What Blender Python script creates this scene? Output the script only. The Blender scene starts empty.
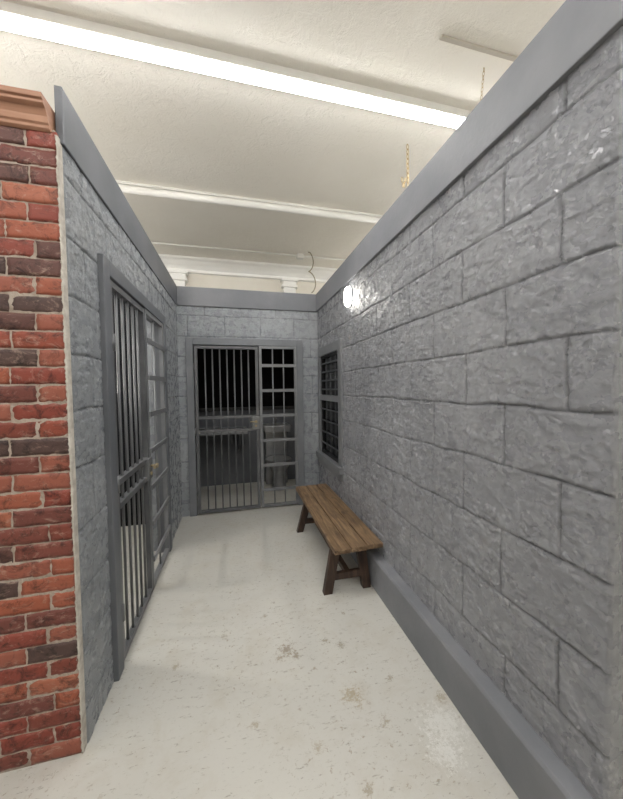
import bpy, math, random
import numpy as np
from mathutils import Vector, Matrix
random.seed(4); rng=np.random.RandomState(7)
scene=bpy.context.scene
scene.view_settings.view_transform='Standard'
scene.view_settings.exposure=0.0
COL=scene.collection

# ------------------------------------------------------------ materials
def srgb(r,g,b):
    f=lambda c:(c/255/12.92) if c/255<=0.04045 else ((c/255+0.055)/1.055)**2.4
    return (f(r),f(g),f(b),1)
class NT:
    def __init__(s,name):
        s.m=bpy.data.materials.new(name); s.m.use_nodes=True; s.t=s.m.node_tree
        s.b=s.t.nodes['Principled BSDF']; s.out=s.t.nodes['Material Output']
    def n(s,kind,**kw):
        nd=s.t.nodes.new(kind)
        for k,v in kw.items(): setattr(nd,k,v)
        return nd
    def l(s,a,b): s.t.links.new(a,b)
    def coord(s):
        return s.n('ShaderNodeTexCoord').outputs['Object']
    def geo(s):
        return s.n('ShaderNodeNewGeometry').outputs['Position']
    def mapping(s,src,scale=(1,1,1),loc=(0,0,0),rot=(0,0,0)):
        m=s.n('ShaderNodeMapping'); s.l(src,m.inputs['Vector'])
        m.inputs['Scale'].default_value=scale; m.inputs['Location'].default_value=loc; m.inputs['Rotation'].default_value=rot
        return m.outputs[0]
    def noise(s,vec,scale,detail=4,rough=.55,dist=0):
        n=s.n('ShaderNodeTexNoise'); s.l(vec,n.inputs['Vector'])
        n.inputs['Scale'].default_value=scale; n.inputs['Detail'].default_value=detail
        n.inputs['Roughness'].default_value=rough; n.inputs['Distortion'].default_value=dist
        return n.outputs[0]
    def ramp(s,fac,stops):
        r=s.n('ShaderNodeValToRGB'); s.l(fac,r.inputs[0]); cr=r.color_ramp
        while len(cr.elements)<len(stops): cr.elements.new(.5)
        for e,(p,c) in zip(cr.elements,stops):
            e.position=p; e.color=c if len(c)==4 else (*c,1)
        return r.outputs[0]
    def mix(s,fac,a,b,mode='MIX'):
        m=s.n('ShaderNodeMix'); m.data_type='RGBA'; m.blend_type=mode
        for i,v in ((0,fac),(6,a),(7,b)):
            if hasattr(v,'is_linked') or hasattr(v,'links'): s.l(v,m.inputs[i])
            else: m.inputs[i].default_value=v
        return m.outputs[2]
    def math(s,op,a,b=None,c=None):
        m=s.n('ShaderNodeMath'); m.operation=op
        for i,v in enumerate((a,b,c)):
            if v is None: continue
            if hasattr(v,'links'): s.l(v,m.inputs[i])
            else: m.inputs[i].default_value=v
        return m.outputs[0]
    def bump(s,h,strength,dist,prev=None):
        b=s.n('ShaderNodeBump'); b.inputs['Strength'].default_value=strength; b.inputs['Distance'].default_value=dist
        s.l(h,b.inputs['Height'])
        if prev is not None: s.l(prev,b.inputs['Normal'])
        return b.outputs[0]
    def fin(s,col=None,rough=.5,normal=None,metal=0,spec=.5):
        if col is not None:
            if hasattr(col,'links'): s.l(col,s.b.inputs['Base Color'])
            else: s.b.inputs['Base Color'].default_value=col
        if hasattr(rough,'links'): s.l(rough,s.b.inputs['Roughness'])
        else: s.b.inputs['Roughness'].default_value=rough
        s.b.inputs['Metallic'].default_value=metal
        s.b.inputs['Specular IOR Level'].default_value=spec
        if normal is not None: s.l(normal,s.b.inputs['Normal'])
        return s.m

def m_paint(name,c1,c2,rough=.5,bscale=60,bstr=.3,bdist=.002,vscale=2.5,spec=.5,metal=0):
    t=NT(name); g=t.geo()
    v=t.noise(g,vscale,5)
    col=t.ramp(v,[(.35,c1),(.65,c2)])
    h=t.noise(g,bscale,4)
    return t.fin(col,rough,t.bump(h,bstr,bdist),metal,spec)

def m_block(name,base,dark,lite):
    t=NT(name); g=t.geo()
    at=t.n('ShaderNodeAttribute'); at.attribute_name='groove'
    v=t.noise(g,2.2,6,.6)
    col=t.ramp(v,[(.3,dark),(.5,base),(.72,lite)])
    fine=t.noise(t.mapping(g,(1,1,1.5)),34,7,.72,1.2)
    f2=t.ramp(fine,[(.35,(0.12,.12,.12,1)),(.39,(1,1,1,1))])
    col=t.mix(.45,col,t.mix(1.0,col,f2,'MULTIPLY'))
    gr=t.math('MULTIPLY',at.outputs['Fac'],.68)
    col=t.mix(gr,col,(dark[0]*.25,dark[1]*.25,dark[2]*.25,1))
    h0=t.noise(t.mapping(g,(1,1,1.4)),32,8,.72,1.3)
    h1=t.ramp(h0,[(.36,(0,0,0)),(.43,(.8,.8,.8)),(.52,(.55,.55,.55)),(.58,(1,1,1))]); h2=t.noise(g,100,4,.6)
    n=t.bump(h1,.85,.006); n=t.bump(h2,.55,.0018,n)
    ro=t.ramp(t.noise(g,14,3),[(.3,(.22,)*3),(.7,(.34,)*3)])
    return t.fin(col,ro,n,0,.9)

M_block=m_block('gray_block_paint',srgb(145,146,151),srgb(134,135,140),srgb(156,157,161))
M_blockL=m_block('bluegray_block_paint',srgb(153,157,162),srgb(142,146,151),srgb(165,168,172))
M_trim=m_paint('gray_trim_paint',srgb(112,114,119),srgb(126,127,131),.6,40,.5,.003,2.5,.35)
M_trimL=m_paint('dark_gray_trim_paint',srgb(92,95,100),srgb(108,110,115),.5,45,.15,.001)
M_frame=m_paint('gray_frame_paint',srgb(108,111,116),srgb(124,126,130),.45,45,.2,.001)
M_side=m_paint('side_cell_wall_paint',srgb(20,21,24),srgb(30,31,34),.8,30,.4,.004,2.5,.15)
M_metal=m_paint('gray_painted_steel',srgb(88,89,92),srgb(108,109,111),.36,90,.15,.0006,6,.6,.2)
M_grille=m_paint('medium_gray_painted_steel',srgb(114,116,119),srgb(132,133,135),.36,90,.15,.0006,6,.6,.15)
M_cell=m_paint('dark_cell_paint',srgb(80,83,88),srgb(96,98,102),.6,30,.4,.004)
M_black=m_paint('black_panel',srgb(5,5,6),srgb(8,8,9),.7,20,.02,.001,2,.1)
M_blackmat=m_paint('black_painted_metal',srgb(16,17,19),srgb(26,27,30),.5)
M_glass=m_paint('dark_window_glass',srgb(8,9,11),srgb(12,13,15),.2,8,.02,.001,2,.3)
M_steel=m_paint('brushed_steel',srgb(130,131,133),srgb(152,152,153),.28,120,.1,.0005,5,.6,.5)
M_lock=m_paint('lock_steel',srgb(112,113,115),srgb(130,131,132),.32,120,.1,.0005,5,.6,.3)
M_knob=m_paint('worn_brass_handle',srgb(150,136,108),srgb(170,156,122),.35,60,.05,.0005,5,.5,.5)
M_brass=m_paint('brass_chain',srgb(160,136,90),srgb(184,160,114),.35,60,.05,.0005,5,.5,.4)
M_cord=m_paint('tan_cord',srgb(140,130,110),srgb(156,146,124),.5,60,.05,.0005)
M_white=m_paint('white_enamel',srgb(216,214,208),srgb(224,222,216),.4,30,.05,.001)
M_track=m_paint('beige_track_metal',srgb(172,164,150),srgb(182,174,160),.5,30,.05,.001)
M_plaster=m_paint('cream_wall_paint',srgb(224,218,206),srgb(231,226,215),.7,35,.3,.003)
M_beige=m_paint('beige_wall_paint',srgb(212,208,198),srgb(222,218,209),.7,35,.3,.003)
M_pil=m_paint('white_pilaster_paint',srgb(243,241,236),srgb(247,246,242),.5,35,.08,.001)

def m_emit(name,col,st):
    t=NT(name); t.fin((0.9,0.9,0.88,1),.4)
    t.b.inputs['Emission Color'].default_value=col; t.b.inputs['Emission Strength'].default_value=st
    return t.m
M_tube=m_emit('lit_tube_diffuser',(1,.995,.985,1),46)
M_tube2=m_emit('added_fill_tube_glow',(1,.99,.965,1),34)  # glow of the fill tubes added to lift the ceiling
M_tube_off=m_paint('milky_tube_glass',srgb(228,226,220),srgb(236,234,228),.3,10,.02,.001)
M_lamp=m_emit('lit_lamp_glass',(1,.96,.88,1),24)
M_bulb=m_emit('added_bulb_glow',(1,.95,.87,1),700)  # glow of the unseen bulb added in the side cell

def m_ceiling():
    t=NT('textured_cream_ceiling'); g=t.geo()
    v=t.noise(g,.9,4)
    col=t.ramp(v,[(.3,srgb(230,225,214)),(.7,srgb(238,234,225))])
    h=t.noise(g,11,7,.7,.6); hr=t.ramp(h,[(.40,(0,0,0)),(.52,(1,1,1)),(.64,(.6,.6,.6))])
    n=t.bump(hr,.4,.007); n=t.bump(t.noise(g,48,5,.65),.5,.004,n)
    return t.fin(col,.75,n,0,.3)
M_ceil=m_ceiling()

def m_floor():
    t=NT('worn_painted_concrete_floor'); g=t.geo()
    v=t.noise(g,.7,3,.5)
    col=t.ramp(v,[(.3,srgb(189,187,180)),(.7,srgb(200,198,191))])
    sc=t.noise(t.mapping(g,(1,3,1),rot=(0,0,.6)),18,9,.8,.2)
    col=t.mix(.65,col,t.mix(1.0,col,t.ramp(sc,[(.37,srgb(146,138,122)),(.425,(1,1,1,1))]),'MULTIPLY'))
    fl=t.noise(g,4.5,8,.7,.4)
    col=t.mix(t.ramp(fl,[(.5,(0,0,0)),(.7,(.4,.4,.4))]),col,srgb(174,166,150))
    ch=t.noise(g,34,7,.78,.3); zone=t.noise(t.mapping(g,loc=(3.1,1.7,0)),1.6,2)
    m=t.math('MULTIPLY',t.ramp(ch,[(.595,(0,0,0)),(.61,(1,1,1))]),t.ramp(zone,[(.40,(0,0,0)),(.55,(1,1,1))]))
    col=t.mix(t.math('MULTIPLY',m,.65),col,srgb(142,128,108))
    warp=t.noise(g,38,8,.9)
    for (x,y,r,c) in [(.25,1.71,.050,(128,112,92)),(.29,1.66,.030,(136,122,102)),(.52,1.365,.055,(154,138,108)),(.56,1.66,.030,(140,130,110)),(.48,1.71,.024,(136,126,106)),(.20,1.66,.022,(146,130,110)),
                      (.86,1.14,.10,(216,215,210)),(.80,1.05,.07,(216,215,210)),(-.1,1.9,.02,(150,140,122)),(.36,2.3,.02,(156,146,130)),(.66,1.9,.018,(144,134,116)),(.45,1.02,.024,(150,138,118)),(.62,1.22,.024,(148,136,116)),(.74,1.4,.02,(144,132,112)),(.30,1.20,.024,(160,148,128)),(-.35,1.75,.02,(150,140,120)),(.05,1.35,.02,(158,146,126)),(.93,1.25,.03,(156,146,126)),(.15,2.0,.02,(152,142,122))]:
        d=t.n('ShaderNodeVectorMath'); d.operation='DISTANCE'; t.l(g,d.inputs[0]); d.inputs[1].default_value=(x,y,0)
        q=t.math('ADD',t.math('DIVIDE',d.outputs['Value'],r),t.math('MULTIPLY',warp,9.0))
        mk=t.ramp(t.math('MULTIPLY',q,.16),[(.80,(1,1,1)),(.84,(0,0,0))])
        col=t.mix(t.math('MULTIPLY',mk,.7),col,srgb(*c))
    n=t.bump(t.noise(g,30,4),.1,.002); n=t.bump(t.noise(g,3,3),.12,.01,n)
    return t.fin(col,.28,n,0,.5)
M_floor=m_floor()

def m_brick():
    t=NT('reclaimed_red_brick'); g=t.geo()
    at=t.n('ShaderNodeAttribute'); at.attribute_name='bcol'
    col=at.outputs['Color']
    d=t.noise(g,18,8,.78,.8)
    col=t.mix(.8,col,t.mix(1.0,col,t.ramp(d,[(.36,srgb(96,88,86)),(.50,(1,1,1,1))]),'MULTIPLY'))
    w=t.noise(t.mapping(g,(1,1,2.0)),17,7,.8,.8)
    col=t.mix(t.ramp(w,[(.54,(0,0,0)),(.70,(.6,.6,.6))]),col,srgb(184,158,142))
    n=t.bump(d,.6,.004); n=t.bump(t.noise(g,140,3),.35,.0012,n)
    return t.fin(col,.55,n,0,.4)
M_brick=m_brick()
M_mortar=m_paint('gray_mortar',srgb(146,132,120),srgb(176,164,152),.9,90,.9,.005,20,.2)
M_mortarW=m_paint('pale_mortar_smear',srgb(176,168,158),srgb(204,198,188),.9,90,.9,.005,30,.2)

def m_wood(name,a,b,c,scale=1,axis=1,dk=(.45,.42,.4,1),knots=False):
    t=NT(name); g=t.coord()
    s=[14,14,14]; s[axis]=1.1
    m=t.mapping(g,tuple(s))
    v=t.noise(m,2.2*scale,7,.65,1.2)
    col=t.ramp(v,[(.3,a),(.5,b),(.7,c)])
    k=t.noise(g,5,3); col=t.mix(.5,col,t.mix(1.0,col,t.ramp(k,[(.35,dk),(.6,(1,1,1,1))]),'MULTIPLY'))
    if knots:
        vo=t.n('ShaderNodeTexVoronoi'); vo.inputs['Scale'].default_value=1.0
        t.l(t.mapping(g,(9,4.2,9)),vo.inputs['Vector'])
        kk=t.ramp(vo.outputs['Distance'],[(.10,(1,1,1)),(.20,(0,0,0))])
        col=t.mix(t.math('MULTIPLY',kk,.75),col,srgb(46,34,26))
    return t.fin(col,.5,t.bump(v,.5,.003),0,.4)
M_wood=m_wood('weathered_brown_wood',srgb(70,54,38),srgb(124,100,75),srgb(160,136,107),1,1,(.45,.42,.4,1),True)
M_woodD=m_wood('dark_brown_stained_wood',srgb(42,31,25),srgb(66,50,41),srgb(90,70,57),1,2)
M_crown=m_wood('reddish_tan_moulding',srgb(150,110,88),srgb(166,124,100),srgb(178,138,114),.5,0,(.8,.75,.72,1))

# ------------------------------------------------------------ mesh helpers
class MB:
    def __init__(s): s.v=[]; s.f=[]; s.sm=[]
    def box(s,lo,hi):
        b=len(s.v); x0,y0,z0=lo; x1,y1,z1=hi
        s.v+=[(x0,y0,z0),(x1,y0,z0),(x1,y1,z0),(x0,y1,z0),(x0,y0,z1),(x1,y0,z1),(x1,y1,z1),(x0,y1,z1)]
        s.f+=[tuple(b+i for i in q) for q in ((3,2,1,0),(4,5,6,7),(0,1,5,4),(1,2,6,5),(2,3,7,6),(3,0,4,7))]; s.sm+=[0]*6
        return s
    def beam(s,p,q,w,h,up=(0,0,1)):
        p=Vector(p);q=Vector(q);d=(q-p).normalized();u=Vector(up)
        r=d.cross(u).normalized();u=r.cross(d)
        b=len(s.v)
        for c in (p,q):
            for i,j in ((-1,-1),(1,-1),(1,1),(-1,1)): s.v.append(tuple(c+r*w/2*i+u*h/2*j))
        s.f+=[tuple(b+i for i in k) for k in ((3,2,1,0),(4,5,6,7),(0,1,5,4),(1,2,6,5),(2,3,7,6),(3,0,4,7))]; s.sm+=[0]*6
        return s
    def hexa(s,bot,top):
        b=len(s.v); s.v+=list(bot)+list(top)
        s.f+=[tuple(b+i for i in k) for k in ((3,2,1,0),(4,5,6,7),(0,1,5,4),(1,2,6,5),(2,3,7,6),(3,0,4,7))]; s.sm+=[0]*6
        return s
    def cyl(s,p,q,r,n=12,r2=None,cap=True):
        p=Vector(p);q=Vector(q);d=(q-p).normalized();a=d.orthogonal().normalized();c=d.cross(a);b=len(s.v)
        r2=r if r2 is None else r2
        for o,rr in ((p,r),(q,r2)):
            for i in range(n):
                t=2*math.pi*i/n; s.v.append(tuple(o+a*math.cos(t)*rr+c*math.sin(t)*rr))
        for i in range(n):
            j=(i+1)%n; s.f.append((b+i,b+j,b+n+j,b+n+i)); s.sm.append(1)
        if cap:
            s.f.append(tuple(b+i for i in range(n))[::-1]); s.f.append(tuple(b+n+i for i in range(n))); s.sm+=[0,0]
        return s
    def lathe(s,prof,c,n=24,axis='z',sx=1,sy=1,sq=1.0):
        b=len(s.v)
        for r,h in prof:
            for i in range(n):
                t=2*math.pi*i/n; ct=math.cos(t); st_=math.sin(t)
                u=r*math.copysign(abs(ct)**sq,ct)*sx; w=r*math.copysign(abs(st_)**sq,st_)*sy
                if axis=='z': s.v.append((c[0]+u,c[1]+w,c[2]+h))
                else: s.v.append((c[0]-h,c[1]+u,c[2]+w))
        for k in range(len(prof)-1):
            for i in range(n):
                j=(i+1)%n; s.f.append((b+k*n+i,b+k*n+j,b+(k+1)*n+j,b+(k+1)*n+i)); s.sm.append(1)
        s.f.append(tuple(b+i for i in range(n))[::-1]); s.f.append(tuple(b+(len(prof)-1)*n+i for i in range(n))); s.sm+=[0,0]
        return s
    def torus(s,c,R,r,rot,sx=1,sy=1,n=14,m=6):
        b=len(s.v); M=Matrix.Rotation(rot,3,'Z')
        for i in range(n):
            t=2*math.pi*i/n
            for j in range(m):
                u=2*math.pi*j/m; rr=R+r*math.cos(u)
                p=Vector((rr*math.cos(t)*sx,r*math.sin(u),rr*math.sin(t)*sy)); s.v.append(tuple(Vector(c)+M@p))
        for i in range(n):
            for j in range(m):
                s.f.append((b+i*m+j,b+i*m+(j+1)%m,b+((i+1)%n)*m+(j+1)%m,b+((i+1)%n)*m+j)); s.sm.append(1)
        return s
    def extr(s,prof,x0,x1,fn):
        b=len(s.v);n=len(prof)
        for x in (x0,x1):
            for p in prof: s.v.append(fn(x,*p))
        for i in range(n):
            j=(i+1)%n; s.f.append((b+i,b+j,b+n+j,b+n+i)); s.sm.append(0)
        s.f.append(tuple(b+i for i in range(n))[::-1]); s.f.append(tuple(b+n+i for i in range(n))); s.sm+=[0,0]
        return s
W={}
def mk(name,mb,mat,parent=None,bevel=0,kind=None,label=None,cat=None,group=None,fix=True):
    v=np.array(mb.v,float)
    if parent is None:
        o=np.array([(v[:,0].min()+v[:,0].max())/2,(v[:,1].min()+v[:,1].max())/2,v[:,2].min()])
    else: o=np.array(W[parent.name])
    me=bpy.data.meshes.new(name); me.from_pydata([tuple(p) for p in (v-o)],[],mb.f); me.update()
    for p,sm in zip(me.polygons,mb.sm): p.use_smooth=bool(sm)
    if fix:
        import bmesh
        bm=bmesh.new(); bm.from_mesh(me); bmesh.ops.recalc_face_normals(bm,faces=bm.faces); bm.to_mesh(me); bm.free()
    ob=bpy.data.objects.new(name,me); COL.objects.link(ob); me.materials.append(mat)
    if parent is None: ob.location=o
    else: ob.parent=parent
    W[ob.name]=tuple(o)
    if bevel:
        b=ob.modifiers.new('bevel','BEVEL'); b.width=bevel; b.segments=2; b.limit_method='ANGLE'; b.angle_limit=.6
    tag(ob,kind,label,cat,group)
    return ob
def tag(ob,kind=None,label=None,cat=None,group=None):
    if kind: ob['kind']=kind
    if label: ob['label']=label
    if cat: ob['category']=cat
    if group: ob['group']=group
def empty(name,loc,**k):
    e=bpy.data.objects.new(name,None); e.empty_display_size=.1; COL.objects.link(e); e.location=loc; W[e.name]=tuple(loc); tag(e,**k); return e

# ------------------------------------------------------------ noise for displaced block walls
def vn(S,Z,sc,seed,szr=1.0):
    r=np.random.RandomState(seed); T=r.rand(256,256)
    a=S/sc+500; b=Z/(sc*szr)+500
    i=np.floor(a).astype(int); j=np.floor(b).astype(int); fa=a-i; fb=b-j
    fa=fa*fa*(3-2*fa); fb=fb*fb*(3-2*fb); i&=255; j&=255; i1=(i+1)&255; j1=(j+1)&255
    return (T[i,j]*(1-fa)+T[i1,j]*fa)*(1-fb)+(T[i,j1]*(1-fa)+T[i1,j1]*fa)*fb
def fbm(S,Z,sc,seed,o=4,szr=1.0):
    t=0;w=0;a=1
    for k in range(o): t=t+a*vn(S,Z,sc/2**k,seed+k,szr); w+=a; a*=.5
    return t/w
def ss(x,a,b):
    t=np.clip((x-a)/(b-a),0,1); return t*t*(3-2*t)
def blockwall(name,s0,s1,z0,z1,fn,mat,rows,phase,blk,holes,core,res=.006,seed=1,label=None,amp=1.0,flip=False,jit=.05):
    """s,z grid displaced with hand-carved block joints and trowelled texture; fn(s,z,h)->xyz arrays"""
    ns=int((s1-s0)/res)+1; nz=int((z1-z0)/res)+1
    s=np.linspace(s0,s1,ns); z=np.linspace(z0,z1,nz); S,Z=np.meshgrid(s,z,indexing='ij')
    Sw=S+.016*(fbm(S,Z,.14,seed+50,3)-.5); Zw=Z+.020*(fbm(S,Z,.20,seed+60,3)-.5)
    rows=np.array(sorted(rows))
    dz=np.min(np.abs(Zw[...,None]-rows),axis=-1)
    ri=np.searchsorted(rows,Zw.ravel()).reshape(Zw.shape)
    jj=(np.random.RandomState(seed).rand(60)-.5)*jit
    off=phase+np.where(ri%2==0,0,blk/2)+jj[ri]
    q=(Sw-off)/blk; ds=np.abs(q-np.round(q))*blk
    d=np.minimum(dz,ds)
    wid=.0028+.0025*fbm(S,Z,.1,seed+70,2)
    core_g=np.exp(-(d/wid)**2)*(.7+.3*ss(fbm(S,Z,.12,seed+80,3),.3,.5)); soft=np.exp(-(d/.010)**2)
    t1=fbm(S,Z,.05,seed,4,.6); rid=1-np.abs(2*vn(S+.03*t1,Z+.04*t1,.035,seed+9,.7)-1)
    plate=ss(fbm(S+.05*t1,Z+.03*t1,.04,seed+20,3,.7),.5,.54)
    h=amp*(.004*(fbm(S,Z,.3,seed+30,2)-.5)+.0012*rid**3+.0026*plate+.0018*t1)-.008*core_g-.001*soft
    edge=(S<=s0+1e-6)|(S>=s1-1e-6)
    keep=np.ones((ns-1,nz-1),bool)
    sc=(s[:-1]+s[1:])/2; zc=(z[:-1]+z[1:])/2
    for (a,b,c,e) in holes: keep&=~(((sc>a)&(sc<b))[:,None]&((zc>c)&(zc<e))[None,:])
    h=np.where(edge,-.014,h)
    X,Y,Zz=fn(S,Z,h); V=np.stack([np.broadcast_to(X,S.shape),np.broadcast_to(Y,S.shape),np.broadcast_to(Zz,S.shape)],-1).reshape(-1,3)
    I=np.arange(ns*nz).reshape(ns,nz)
    qd=np.stack([I[:-1,:-1],I[1:,:-1],I[1:,1:],I[:-1,1:]],-1)[keep]
    if flip: qd=qd[:,::-1]
    nv=len(V); mb=MB()
    for lo,hi in core: mb.box(lo,hi)
    V=np.concatenate([V,np.array(mb.v)]); F2=np.array(mb.f)+nv
    Q=np.concatenate([qd,F2]); 
    o=np.array([(V[:,0].min()+V[:,0].max())/2,(V[:,1].min()+V[:,1].max())/2,V[:,2].min()])
    me=bpy.data.meshes.new(name); me.vertices.add(len(V)); me.vertices.foreach_set('co',(V-o).ravel())
    me.loops.add(Q.size); me.loops.foreach_set('vertex_index',Q.ravel().astype(np.int32))
    me.polygons.add(len(Q)); me.polygons.foreach_set('loop_start',(np.arange(len(Q))*4).astype(np.int32))
    smf=np.ones(len(Q),bool); smf[len(qd):]=False
    me.polygons.foreach_set('use_smooth',smf)
    me.update(calc_edges=True); me.validate()
    at=me.attributes.new('groove','FLOAT','POINT'); gv=np.zeros(len(V),np.float32); gv[:nv]=np.clip(core_g.ravel()*1.0,0,1); at.data.foreach_set('value',gv)
    me.materials.append(mat)
    ob=bpy.data.objects.new(name,me); COL.objects.link(ob); ob.location=o; W[name]=tuple(o)
    tag(ob,'structure',label); return ob

# ------------------------------------------------------------ dimensions
XL,XR,YB=-.644,1.034,3.8565
ZT,ZC=2.684,2.465
T=.13
CE=3.5
mk('floor',MB().box((-5,-4,-.1),(5,5.3,0)),M_floor,kind='structure',label='worn cream painted concrete floor with chipped patches')
mk('ceiling',MB().box((-5,-4,CE),(5,5.3,CE+.1)),M_ceil,kind='structure',label='textured cream stucco ceiling')
mk('wall_far',MB().box((-5,5.2,0),(5,5.3,CE)),M_plaster,kind='structure',label='cream plaster wall beyond the cells')
mk('wall_rear',MB().box((-5,-4.1,0),(5,-4,CE)),M_beige,kind='structure')
mk('wall_outer_left',MB().box((-5.1,-4,0),(-5,5.3,CE)),M_beige,kind='structure')
mk('wall_outer_right',MB().box((5,-4,0),(5.1,5.3,CE)),M_beige,kind='structure')

# right wall
RE=.64
rows=[.15,.40,.65,.92,1.18,1.42,1.65,1.885,2.12,2.36,2.6]
wy0,wy1,wz0,wz1=3.01,3.73,.69,1.89
xa,xb=XR+.014,XR+T
blockwall('wall_right',RE,YB+.02,0,ZC+.03,lambda s,z,h:(XR-h,s,z),M_block,rows,.785,.45,[(wy0,wy1,wz0,wz1)],
  [((xa,RE,0),(xb,wy0,ZT-.02)),((xa,wy1,0),(xb,YB+T,ZT-.02)),((xa,wy0,0),(xb,wy1,wz0)),((xa,wy0,wz1),(xb,wy1,ZT-.02))],res=.005,seed=11,label='gray painted block wall with carved mortar joints',jit=.03)
# left wall with doorway
L0,L1,LZ=1.735,3.12,2.17; FW=.08
ya,yb=1.45,YB
hl=(L0+.03,L1-.03,0,LZ-.03)
xa2,xb2=XL-T,XL-.014
ZL=2.55
blockwall('wall_left',ya,yb+.02,0,ZC+.03,lambda s,z,h:(XL+h,s,z),M_blockL,rows,1.62,.45,[(hl[0],hl[1],-1,hl[3])],
  [((xa2,ya,0),(xb2,hl[0],ZL)),((xa2,hl[1],0),(xb2,yb+T,ZL)),((xa2,hl[0],hl[3]),(xb2,hl[1],ZL))],res=.0055,seed=31,label='blue-gray painted block wall with a barred gate opening',flip=True)
# back wall with doorway
G0,G1,GZ=-.5545,.8314,2.10
hb=(G0+.03,G1-.03,0,GZ-.03)
blockwall('wall_back',XL-.01,XR+.01,0,ZC+.03,lambda s,z,h:(s,YB-h,z),M_blockL,rows,.1,.42,[(hb[0],hb[1],-1,hb[3])],
  [((XL,YB+.014,0),(hb[0],YB+T,ZT-.02)),((hb[1],YB+.014,0),(XR,YB+T,ZT-.02)),((hb[0],YB+.014,hb[3]),(hb[1],YB+T,ZT-.02))],res=.0055,seed=57,label='gray painted block wall around the far gate')
# cap trims
mk('trim_1',MB().box((XR-.022,RE-.01,ZC),(XR+T+.02,YB+T,ZT)),M_trim,bevel=.004,kind='structure',label='gray painted cap board on top of the block wall')
mk('trim_2',MB().box((XL-.016,ya-.012,ZC),(XL+.012,YB+T,ZT)),M_trimL,bevel=.004,kind='structure',label='dark gray fascia board along the top of the block wall')
mk('trim_3',MB().box((XL+.012,YB-.022,ZC+.0),(XR-.022,YB+T,ZT-.002)),M_trim,bevel=.004,kind='structure',label='gray cap board above the far gate')
bb=MB(); bb.extr([(XR+.01,0),(XR-.069,0),(XR-.069,.225),(XR-.060,.237),(XR+.01,.242)],RE-.005,YB,lambda x,a,b:(a,x,b))
mk('baseboard_right',bb,M_trim,bevel=.003,kind='structure',label='gray painted projecting base ledge')

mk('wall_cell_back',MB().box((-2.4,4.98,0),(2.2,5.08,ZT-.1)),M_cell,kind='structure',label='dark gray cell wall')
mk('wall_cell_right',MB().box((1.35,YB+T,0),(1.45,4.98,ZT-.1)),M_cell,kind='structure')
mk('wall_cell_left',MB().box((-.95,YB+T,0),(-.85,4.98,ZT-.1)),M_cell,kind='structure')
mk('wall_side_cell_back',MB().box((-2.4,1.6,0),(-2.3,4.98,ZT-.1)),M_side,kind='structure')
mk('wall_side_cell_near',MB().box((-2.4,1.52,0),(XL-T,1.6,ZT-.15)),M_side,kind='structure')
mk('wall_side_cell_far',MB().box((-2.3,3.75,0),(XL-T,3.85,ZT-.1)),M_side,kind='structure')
mk('trim_4',MB().extr([(5.2,3.5),(5.02,3.5),(5.02,3.47),(5.06,3.45),(5.09,3.40),(5.13,3.36),(5.15,3.35),(5.15,3.31),(5.2,3.30)],-5,5,lambda x,a,b:(x,a,b)),M_pil,kind='structure',label='white crown moulding at the ceiling')
for i,px in enumerate((-.82,.90)):
    m=MB(); m.box((px-.10,5.10,0),(px+.10,5.2,3.16)); m.box((px-.13,5.08,3.16),(px+.13,5.2,3.20)); m.box((px-.11,5.09,3.20),(px+.11,5.2,3.26)); m.box((px-.14,5.07,3.26),(px+.14,5.2,3.30))
    mk('trim_%d'%(5+i),m,M_pil,bevel=.006,label='white square pilaster with stepped capital against cream wall',kind='structure')

# ------------------------------------------------------------ brick wall end
BX0,BX1,BY=-2.3,XL-.004,1.45
mo=MB().box((BX0,BY-.029,0),(BX1-.006,BY+.07,2.50))
mort=mk('brick_wall',mo,M_mortar,label='reclaimed red brick wall with tan wood crown',cat='brick wall')
V=[];F=[];C=[]
pal=[srgb(136,68,52),srgb(150,82,60),srgb(120,60,48),srgb(108,60,52),srgb(158,94,72),srgb(92,60,54),srgb(142,82,66),srgb(130,62,50),srgb(78,58,54),srgb(148,82,62),srgb(118,64,54)]
ch=.0692; z=.002; k=0
def rbrick(x0,x1,z0,z1,y0,y1,c):
    nx=max(2,int((x1-x0)/.016)); nz=5
    b=len(V)
    for i in range(nx+1):
        for j in range(nz+1):
            u=i/nx; w=j/nz
            ex=min(u,1-u)*(x1-x0); ez=min(w,1-w)*(z1-z0)
            e=min(ex,ez); dy=.003 if e<1e-6 else 0
            jx=random.uniform(-.003,.003) if e<1e-6 else 0; jz=random.uniform(-.002,.002) if e<1e-6 else 0
            V.append((min(x0+(x1-x0)*u+jx,BX1+.003),y0+dy+random.uniform(-.0009,.0009),z0+(z1-z0)*w+jz)); C.append(c)
    for i in range(nx):
        for j in range(nz):
            a=b+i*(nz+1)+j; F.append((a,a+nz+1,a+nz+2,a+1))
    ring=[b+j for j in range(nz+1)]+[b+i*(nz+1)+nz for i in range(1,nx+1)]+[b+nx*(nz+1)+j for j in range(nz-1,-1,-1)]+[b+i*(nz+1) for i in range(nx-1,0,-1)]
    b2=len(V)
    for r in ring: x,y,zz=V[r]; V.append((x,y1,zz)); C.append(c)
    n=len(ring)
    for i in range(n): F.append((ring[i],ring[(i+1)%n],b2+(i+1)%n,b2+i))
while z+ch<2.53:
    x1=BX1-.001
    first=True
    while x1>-1.75:
        ln=(.09 if (first and k%2) else .185)+random.uniform(-.014,.014)
        x0=x1-ln; rbrick(x0,x1,z+.003,z+ch-.003,BY-.033+random.uniform(-.002,.002),BY-.015,random.choice(pal)); x1=x0-.007; first=False
    z+=ch;k+=1
me=bpy.data.meshes.new('bricks'); o=np.array(W[mort.name]); me.from_pydata([tuple(np.array(v)-o) for v in V],[],F); me.update()
ca=me.color_attributes.new('bcol','FLOAT_COLOR','POINT'); ca.data.foreach_set('color',np.array(C,np.float32).ravel())
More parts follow.
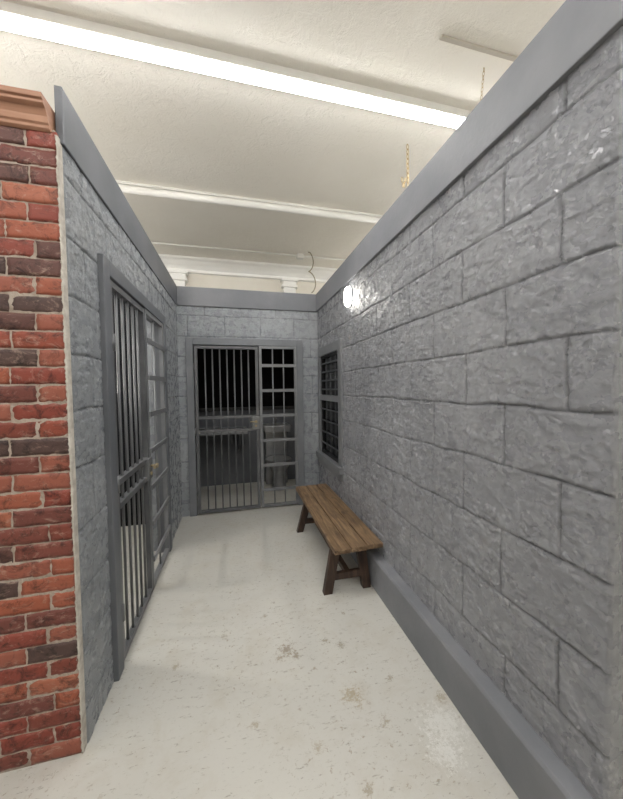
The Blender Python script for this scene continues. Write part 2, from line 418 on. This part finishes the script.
me.polygons.foreach_set('use_smooth',[True]*len(me.polygons)); me.materials.append(M_brick)
bo=bpy.data.objects.new('bricks',me); COL.objects.link(bo); bo.parent=mort
# ragged thin pale mortar smear down the corner
m=MB(); n=300
for i in range(n+1):
    zz=2.48*i/n; r=.006*max(0,random.random()-.35)
    m.v+=[(BX1-.001-r,BY-.0335-.2*r,zz),(BX1+.001,BY-.034,zz),(BX1+.0035,BY-.028,zz),(BX1+.0035,BY-.0,zz)]
for i in range(n):
    for j in range(3):
        a=i*4+j; m.f.append((a,a+1,a+5,a+4)); m.sm.append(1)
mk('mortar_edge',m,M_mortarW,parent=mort,label='ragged pale mortar edge')
cp=[(BY+.07,2.485),(BY-.035,2.485),(BY-.044,2.492),(BY-.044,2.502),(BY-.050,2.508),(BY-.054,2.528),(BY-.066,2.548),(BY-.080,2.556),(BY-.080,2.566),(BY-.088,2.569),(BY-.088,2.588),(BY+.07,2.588)]
cr=MB().extr(cp,BX0,BX1-.016,lambda x,a,b:(x,a,b))
mk('crown_moulding',cr,M_crown,parent=mort,bevel=.002,label='reddish tan stained wood crown moulding')

# ------------------------------------------------------------ barred gates
def gate(idx,root,P,a0,a1,zt,leafw,rails,label,nb,nv,hs):
    """P(s,d,z) -> world; s along opening, d depth from hallway face into the wall"""
    e=empty('door_%d'%idx,root,kind='structure',label=label)
    def bx(m,s0,s1,d0,d1,z0,z1):
        p=P(s0,d0,z0);q=P(s1,d1,z1); m.box([min(p[i],q[i]) for i in range(3)],[max(p[i],q[i]) for i in range(3)])
    m=MB()
    bx(m,a0,a0+FW,-.028,.08,0,zt); bx(m,a1-FW,a1,-.028,.08,0,zt); bx(m,a0+FW,a1-FW,-.028,.08,zt-FW,zt)
    mk('door_frame',m,M_frame if idx==1 else M_trimL,parent=e,bevel=.004)
    i0,i1,it=a0+FW,a1-FW,zt-FW
    l0,l1=i0+.012,i0+leafw
    m=MB(); t=.032; D0,D1=-.020,.012
    for (s0,s1,z0,z1) in ((l0,l0+t,.02,it-.012),(l1-t,l1,.02,it-.012),(l0+t,l1-t,.02,.02+t),(l0+t,l1-t,it-.012-t,it-.012)): bx(m,s0,s1,D0,D1,z0,z1)
    for r in rails: bx(m,l0+t,l1-t,D0-.002,D1+.002,r-.016,r+.016)
    for i in range(nb):
        s=l0+t+(l1-l0-2*t)*(i+1)/(nb+1)
        m.cyl(P(s,-.004,.05),P(s,-.004,it-.04),.008,10)
    leaf=mk('gate_leaf',m,M_metal,parent=e,label='gray steel swing gate with round vertical bars')
    m=MB(); rz=(rails[0]+rails[1])/2
    bx(m,l1-.085,l1+.006,-.040,.03,rz-.075,rz+.075); 
    mk('lock_box',m,M_lock,parent=leaf,bevel=.004,label='gray steel lock box')
    m=MB()
    m.cyl(P(l1-.04,-.036,rz+.02),P(l1-.04,-.075,rz+.02),.009,12); m.cyl(P(l1-.04,-.072,rz+.02),P(l1-.04,-.088,rz+.02),.016,16); m.cyl(P(l1-.04,-.080,rz+.02),P(l1-.11,-.080,rz+.02),.008,10)
    m.cyl(P(l1-.04,-.036,rz-.035),P(l1-.04,-.048,rz-.035),.013,16)
    mk('handle',m,M_knob,parent=leaf,label='worn brass lever handle')
    for hz in (.3,1.0,1.75):
        m=MB(); m.cyl(P(l0-.004,-.026,hz-.045),P(l0-.004,-.026,hz+.045),.010,10)
        mk('hinge',m,M_metal,parent=leaf)
    g0,g1=l1+.012,i1
    m=MB()
    for (s0,s1,z0,z1) in ((g0,g0+t,.02,it),(g1-t,g1,.02,it),(g0+t,g1-t,.02,.02+t),(g0+t,g1-t,it-t,it)): bx(m,s0,s1,D0,D1,z0,z1)
    for i in range(nv):
        s=g0+t+(g1-g0-2*t)*(i+1)/(nv+1); m.cyl(P(s,-.004,.05),P(s,-.004,it-.03),.008,10)
    nh=int(round((it-.24)/hs))
    for i in range(nh):
        zz=.24+i*hs; bx(m,g0+.004,g1-.004,-.034,-.021,zz-.018,zz+.018)
    mk('grille_panel',m,M_grille,parent=e,label='fixed gray steel grille with crossing flat bars')
    return e
gate(1,(0.14,YB,0),lambda s,d,z:(s,YB+d,z),G0,G1,GZ,.745,(1.16,1.0),'gray barred steel jail gate in the end wall',7,2,.308)
gate(2,(XL,2.42,0),lambda s,d,z:(XL-d,s,z),L0,L1,LZ,.64,(1.0,.87),'gray barred steel jail gate in the side wall',5,1,.27)

# ------------------------------------------------------------ barred window on right wall
e=empty('window_1',(XR,(wy0+wy1)/2,wz0),kind='structure',label='black barred sash window with gray painted surround')
o0,o1,p0,p1=2.915,3.80,.60,1.985
m=MB(); m.box((XR-.020,o0,wz0),(XR+.06,wy0+.005,p1)).box((XR-.020,wy1-.005,wz0),(XR+.06,o1,p1)).box((XR-.020,wy0+.005,wz1-.005),(XR+.06,wy1-.005,p1)).box((XR-.050,o0-.02,p0+.03),(XR+.06,o1+.02,wz0+.005)).box((XR-.020,o0,p0-.05),(XR+.06,o1,p0+.03))
mk('window_frame',m,M_grille,parent=e,bevel=.003,label='gray painted window surround with sill')
m=MB(); y0,y1,z0,z1=wy0+.005,wy1-.005,wz0+.005,wz1-.005; zm=1.38
for a in ((y0,y0+.03,z0,z1),(y1-.03,y1,z0,z1),(y0,y1,z0,z0+.04),(y0,y1,z1-.03,z1)): m.box((XR+.004,a[0],a[2]),(XR+.028,a[1],a[3]))
mk('window_sash',m,M_blackmat,parent=e,bevel=.002)
mk('meeting_rail',MB().box((XR-.014,y0,zm-.032),(XR+.028,y1,zm+.032)),M_grille,parent=e,label='gray horizontal meeting rail')
mk('window_pane',MB().box((XR+.030,y0,z0),(XR+.036,y1,z1)),M_glass,parent=e)
M_wbar=m_paint('charcoal_bar_paint',srgb(56,58,61),srgb(70,72,75),.4)
m=MB()
for i in range(3):
    yy=y0+(y1-y0)*(i+1)/4; m.cyl((XR+.016,yy,z0),(XR+.016,yy,z1),.006,8)
for i in range(4):
    zz=zm+(z1-zm)*(i+1)/5; m.box((XR-.003,y0,zz-.009),(XR+.005,y1,zz+.009))
for i in range(4):
    zz=z0+(zm-z0)*(i+1)/5; m.box((XR-.003,y0,zz-.008),(XR+.005,y1,zz+.008))
mk('window_bars',m,M_wbar,parent=e)

# ------------------------------------------------------------ wall lamp
LY=2.67
e=empty('wall_lamp',(XR,LY,2.23),label='small upright glowing bulkhead wall lamp on gray block wall',cat='wall lamp')
m=MB(); m.lathe([(.046,-.012),(.048,.0),(.048,.012),(.044,.016)],(XR,LY,2.32),32,'x',.85,1.8,.5)
mk('lamp_base',m,M_trimL,parent=e)
m=MB(); m.lathe([(.046,.015),(.050,.025),(.047,.042),(.038,.055),(.020,.060),(.004,.062)],(XR,LY,2.32),32,'x',.85,1.8,.6)
mk('lamp_shade',m,M_lamp,parent=e)

# ------------------------------------------------------------ ceiling fixtures
def strip(x0,x1,y,lit,w=.12,label='',dz=0,dia=.019):
    e=empty('tube_light',((x0+x1)/2,y,CE-.09),label=label,cat='fluorescent light')
    m=MB()
    if lit:
        a,b2=w/2,w/2+.008
        m.extr([(-b2,0),(-b2,-.052),(-a,-.054),(-a,-.048),(a,-.048),(a,-.054),(b2,-.052),(b2,0)],x0,x1,lambda x,a_,b_:(x,y+a_,CE+b_))
    else:
        m.extr([(-w/2,0),(-w/2,-.012),(-w*.35,-.02),(w*.35,-.02),(w/2,-.012),(w/2,0)],x0,x1,lambda x,a_,b_:(x,y+a_,CE+b_))
    mk('light_housing',m,M_white,parent=e)
    m=MB()
    if lit:
        a=w/2-.001
        pr=[(-a,-.050)]+[(-a*math.cos(t),-.056-.020*math.sin(t)) for t in [i*math.pi/8 for i in range(0,9)]]+[(a,-.050)]
        m.extr(pr,x0+.01,x1-.01,lambda x,a_,b_:(x,y+a_,CE+b_)); mk('diffuser',m,M_tube,parent=e)
    else:
        m.cyl((x0+.03,y,CE-.02-dia),(x1-.03,y,CE-.02-dia),dia,16); mk('tube',m,M_tube_off,parent=e)
        for xx in (x0,x1-.03): mk('socket',MB().box((xx,y-.03,CE-.09),(xx+.03,y+.03,CE-.02)),M_white,parent=e)
    return e
strip(-1.48,2.2,2.03,True,w=.085,label='long glowing fluorescent strip light on the ceiling')
strip(-4.2,-1.52,2.03,True,w=.085,label='long glowing fluorescent strip light on the ceiling')
strip(-1.2,2.3,3.40,False,w=.05,dia=.034,label='unlit white fluorescent tube light on the ceiling')
strip(-1.9,1.9,.2,True,w=.085,label='glowing fluorescent strip light on the ceiling')
strip(-1.9,1.9,-1.8,True,w=.085,label='glowing fluorescent strip light on the ceiling')
m=MB(); m.box((1.18,1.60,CE-.010),(3.0,1.622,CE))
tr=mk('ceiling_track',m,M_track,label='thin beige empty metal track on the ceiling',cat='ceiling track')
for X in (-2.7,2.9):  # fill tubes added behind the side walls, out of view, to brighten the ceiling
    for Y in (.2,2.2,4.1):
        e=empty('added_fill_tube',(X,Y,3.0),label='glowing fill tube added out of view to brighten the ceiling',cat='fill light',group='fill tubes')
        mk('tube',MB().cyl((X,Y-.6,3.0),(X,Y+.6,3.0),.035,16),M_tube2,parent=e)
        mk('cord',MB().cyl((X,Y-.5,3.03),(X,Y-.5,CE),.004,6),M_blackmat,parent=e)
        mk('cord',MB().cyl((X,Y+.5,3.03),(X,Y+.5,CE),.004,6),M_blackmat,parent=e)
e=empty('added_bulb',(-2.3,2.55,2.2),label='small unseen bulb added in the side cell to cast bar shadows',cat='wall lamp')
mk('lamp_base',MB().cyl((-2.3,2.55,2.2),(-2.24,2.55,2.2),.035,16),M_trimL,parent=e)
m=MB(); m.lathe([(.012,-.05),(.034,-.035),(.045,0),(.034,.032),(.008,.046)],(-2.19,2.55,2.2),16); mk('bulb',m,M_bulb,parent=e)  # unseen bulb, added to throw bar shadows and light the side cell floor
m=MB(); m.cyl((-3,4.62,CE-.02),(3.2,4.62,CE-.02),.013,12)
pipe=mk('conduit_pipe',m,M_white,label='thin white conduit running along the ceiling',cat='pipe')
m=MB(); m.box((.93,4.58,CE-.06),(1.03,4.66,CE)); mk('junction_box',m,M_white,parent=pipe)
def chain(pts,label,R=.011,r=.002):
    m=MB()
    P=[Vector(p) for p in pts]; k=0
    for a,b in zip(P[:-1],P[1:]):
        L=(b-a).length; n=max(1,int(L/(R*2.5)))
        for i in range(n):
            m.torus(a+(b-a)*(i+.5)/n,R,r,(k%2)*math.pi/2+.3,.7,1.45); k+=1
    return mk('hanging_chain',m,M_brass,label=label,cat='chain')
chain([(1.42,2.36,CE-.005),(1.425,2.36,3.0),(1.43,2.36,2.85)],'brass link chain hanging from the ceiling',.015,.003)
chain([(1.375,2.38,3.24),(1.395,2.38,3.16),(1.415,2.38,3.24)],'short loop of brass chain hooked on a longer chain',.013,.0026)
chain([(1.56,1.70,CE-.003),(1.54,1.70,3.3),(1.52,1.70,3.1)],'brass link chain hanging beside the track',.009,.0017)
m=MB(); pts=[]
for i in range(73):
    t=i/72; a_=t*2*math.pi*1.6
    pts.append((1.10+.045*math.sin(a_)+.05*t,4.5,CE-.003-.50*t+.05*math.cos(a_)-.05))
pts[0]=(1.08,4.5,CE-.002)
for p,q in zip(pts[:-1],pts[1:]): m.cyl(p,q,.008,8)
mk('hook_cord',m,M_cord,label='looped tan cord dangling from the ceiling conduit',cat='cable')  # loose hook cord hanging near the conduit

# ------------------------------------------------------------ bench
e=empty('bench',(.825,2.75,0),label='rustic brown three-plank wooden bench against gray block wall',cat='bench')
sx0,sx1,sy0,sy1,sz=.645,1.018,2.02,3.48,.365
w=(sx1-sx0-.014)/3
for i in range(3):
    a=sx0+i*(w+.007); d0=random.uniform(-.008,.008)
    mk('seat_plank',MB().box((a,sy0+d0,sz-.034),(a+w,sy1+d0,sz)),M_wood,parent=e,bevel=.004)
for yy,dy in ((2.16,-.04),(3.08,.04)):
    for sg,tx,bx_ in ((-1,.70,.622),(1,.89,.925)):
        hw=.036; m=MB(); q=yy+dy
        m.hexa([(bx_-hw,q-.025,0),(bx_+hw*.8,q-.025,0),(bx_+hw*.8,q+.025,0),(bx_-hw,q+.025,0)],[(tx-hw,yy-.025,sz-.034),(tx+hw,yy-.025,sz-.034),(tx+hw,yy+.025,sz-.034),(tx-hw,yy+.025,sz-.034)])
        mk('leg',m,M_woodD,parent=e,bevel=.003)
    q=yy+dy*.7
    mk('stretcher',MB().box((.655,q-.018,.085),(.91,q+.018,.135)),M_woodD,parent=e,bevel=.003)
    mk('apron',MB().box((.665,yy-.045,sz-.085),(.96,yy-.024,sz-.034)),M_woodD,parent=e,bevel=.003)
mk('rail',MB().box((.765,2.15,.09),(.805,3.10,.13)),M_woodD,parent=e,bevel=.003)

# ------------------------------------------------------------ cell contents
e=empty('cell_window',(-.2,4.98,1.28),label='large black panel in black frame on cell wall',cat='dark window')
m=MB(); a0,a1,b0,b1=-.84,1.2,1.16,2.45
m.box((a0,4.945,b0),(a0+.05,4.98,b1)).box((a1-.05,4.945,b0),(a1,4.98,b1)).box((a0,4.945,b0),(a1,4.98,b0+.05)).box((a0,4.945,b1-.05),(a1,4.98,b1))
mk('panel_frame',m,M_blackmat,parent=e,bevel=.003)
mk('panel_glass',MB().box((a0+.05,4.962,b0+.05),(a1-.05,4.972,b1-.05)),M_black,parent=e)
e=empty('wall_bunk',(-.35,4.7,.8),label='gray steel bunk slab fixed to the cell wall',cat='bunk')
mk('bunk_slab',MB().box((-.845,4.45,.86),(.15,4.975,.90)),M_grille,parent=e,bevel=.004)
for x in (-.7,0.05):
    m=MB(); m.beam((x,4.965,.55),(x,4.5,.85),.03,.03,(1,0,0)); mk('bracket',m,M_metal,parent=e)
tx=.60
e=empty('toilet',(tx,4.7,0),label='stainless steel toilet and sink unit in the cell',cat='toilet')
m=MB(); m.box((tx-.17,4.80,0),(tx+.17,4.975,.90)).box((tx-.20,4.60,.84),(tx+.20,4.975,.94)); mk('toilet_cabinet',m,M_steel,parent=e,bevel=.012)
m=MB(); m.lathe([(.10,0),(.11,.03),(.075,.12),(.09,.24),(.15,.34),(.18,.41),(.185,.43),(.15,.435),(.11,.36),(.04,.30)],(tx,4.58,0),28,'z',1,1.2); mk('toilet_bowl',m,M_steel,parent=e)
m=MB(); m.lathe([(.185,.432),(.195,.445),(.18,.455),(.14,.45)],(tx,4.58,0),28,'z',1,1.2); mk('toilet_seat',m,M_steel,parent=e)
m=MB(); m.cyl((tx,4.92,.94),(tx,4.92,1.06),.012); m.cyl((tx,4.92,1.055),(tx,4.78,1.03),.010); mk('faucet',m,M_steel,parent=e)

# ------------------------------------------------------------ world, camera
w=bpy.data.worlds.new('world'); scene.world=w; w.use_nodes=True
w.node_tree.nodes['Background'].inputs[0].default_value=(.8,.8,.8,1); w.node_tree.nodes['Background'].inputs[1].default_value=.05
f=309.19;yaw=.2396;pitch=.0379;roll=.0127;H=1.5
cy,sy=math.cos(yaw),math.sin(yaw);ct,st=math.cos(pitch),math.sin(pitch);cr_,sr=math.cos(roll),math.sin(roll)
a=Vector((cy,-sy,0));b=Vector((sy,cy,0));zz=Vector((0,0,1))
Fw=b*ct-zz*st;u=b*st+zz*ct
R=cr_*a-sr*u;U=sr*a+cr_*u
cam=bpy.data.cameras.new('camera'); co=bpy.data.objects.new('camera',cam); COL.objects.link(co)
M=Matrix((( R.x,U.x,-Fw.x,0),(R.y,U.y,-Fw.y,0),(R.z,U.z,-Fw.z,H),(0,0,0,1)))
co.matrix_world=M
cam.sensor_fit='VERTICAL'; cam.sensor_height=36; cam.sensor_width=36; cam.lens=f*36/799; cam.clip_start=.02
scene.camera=co
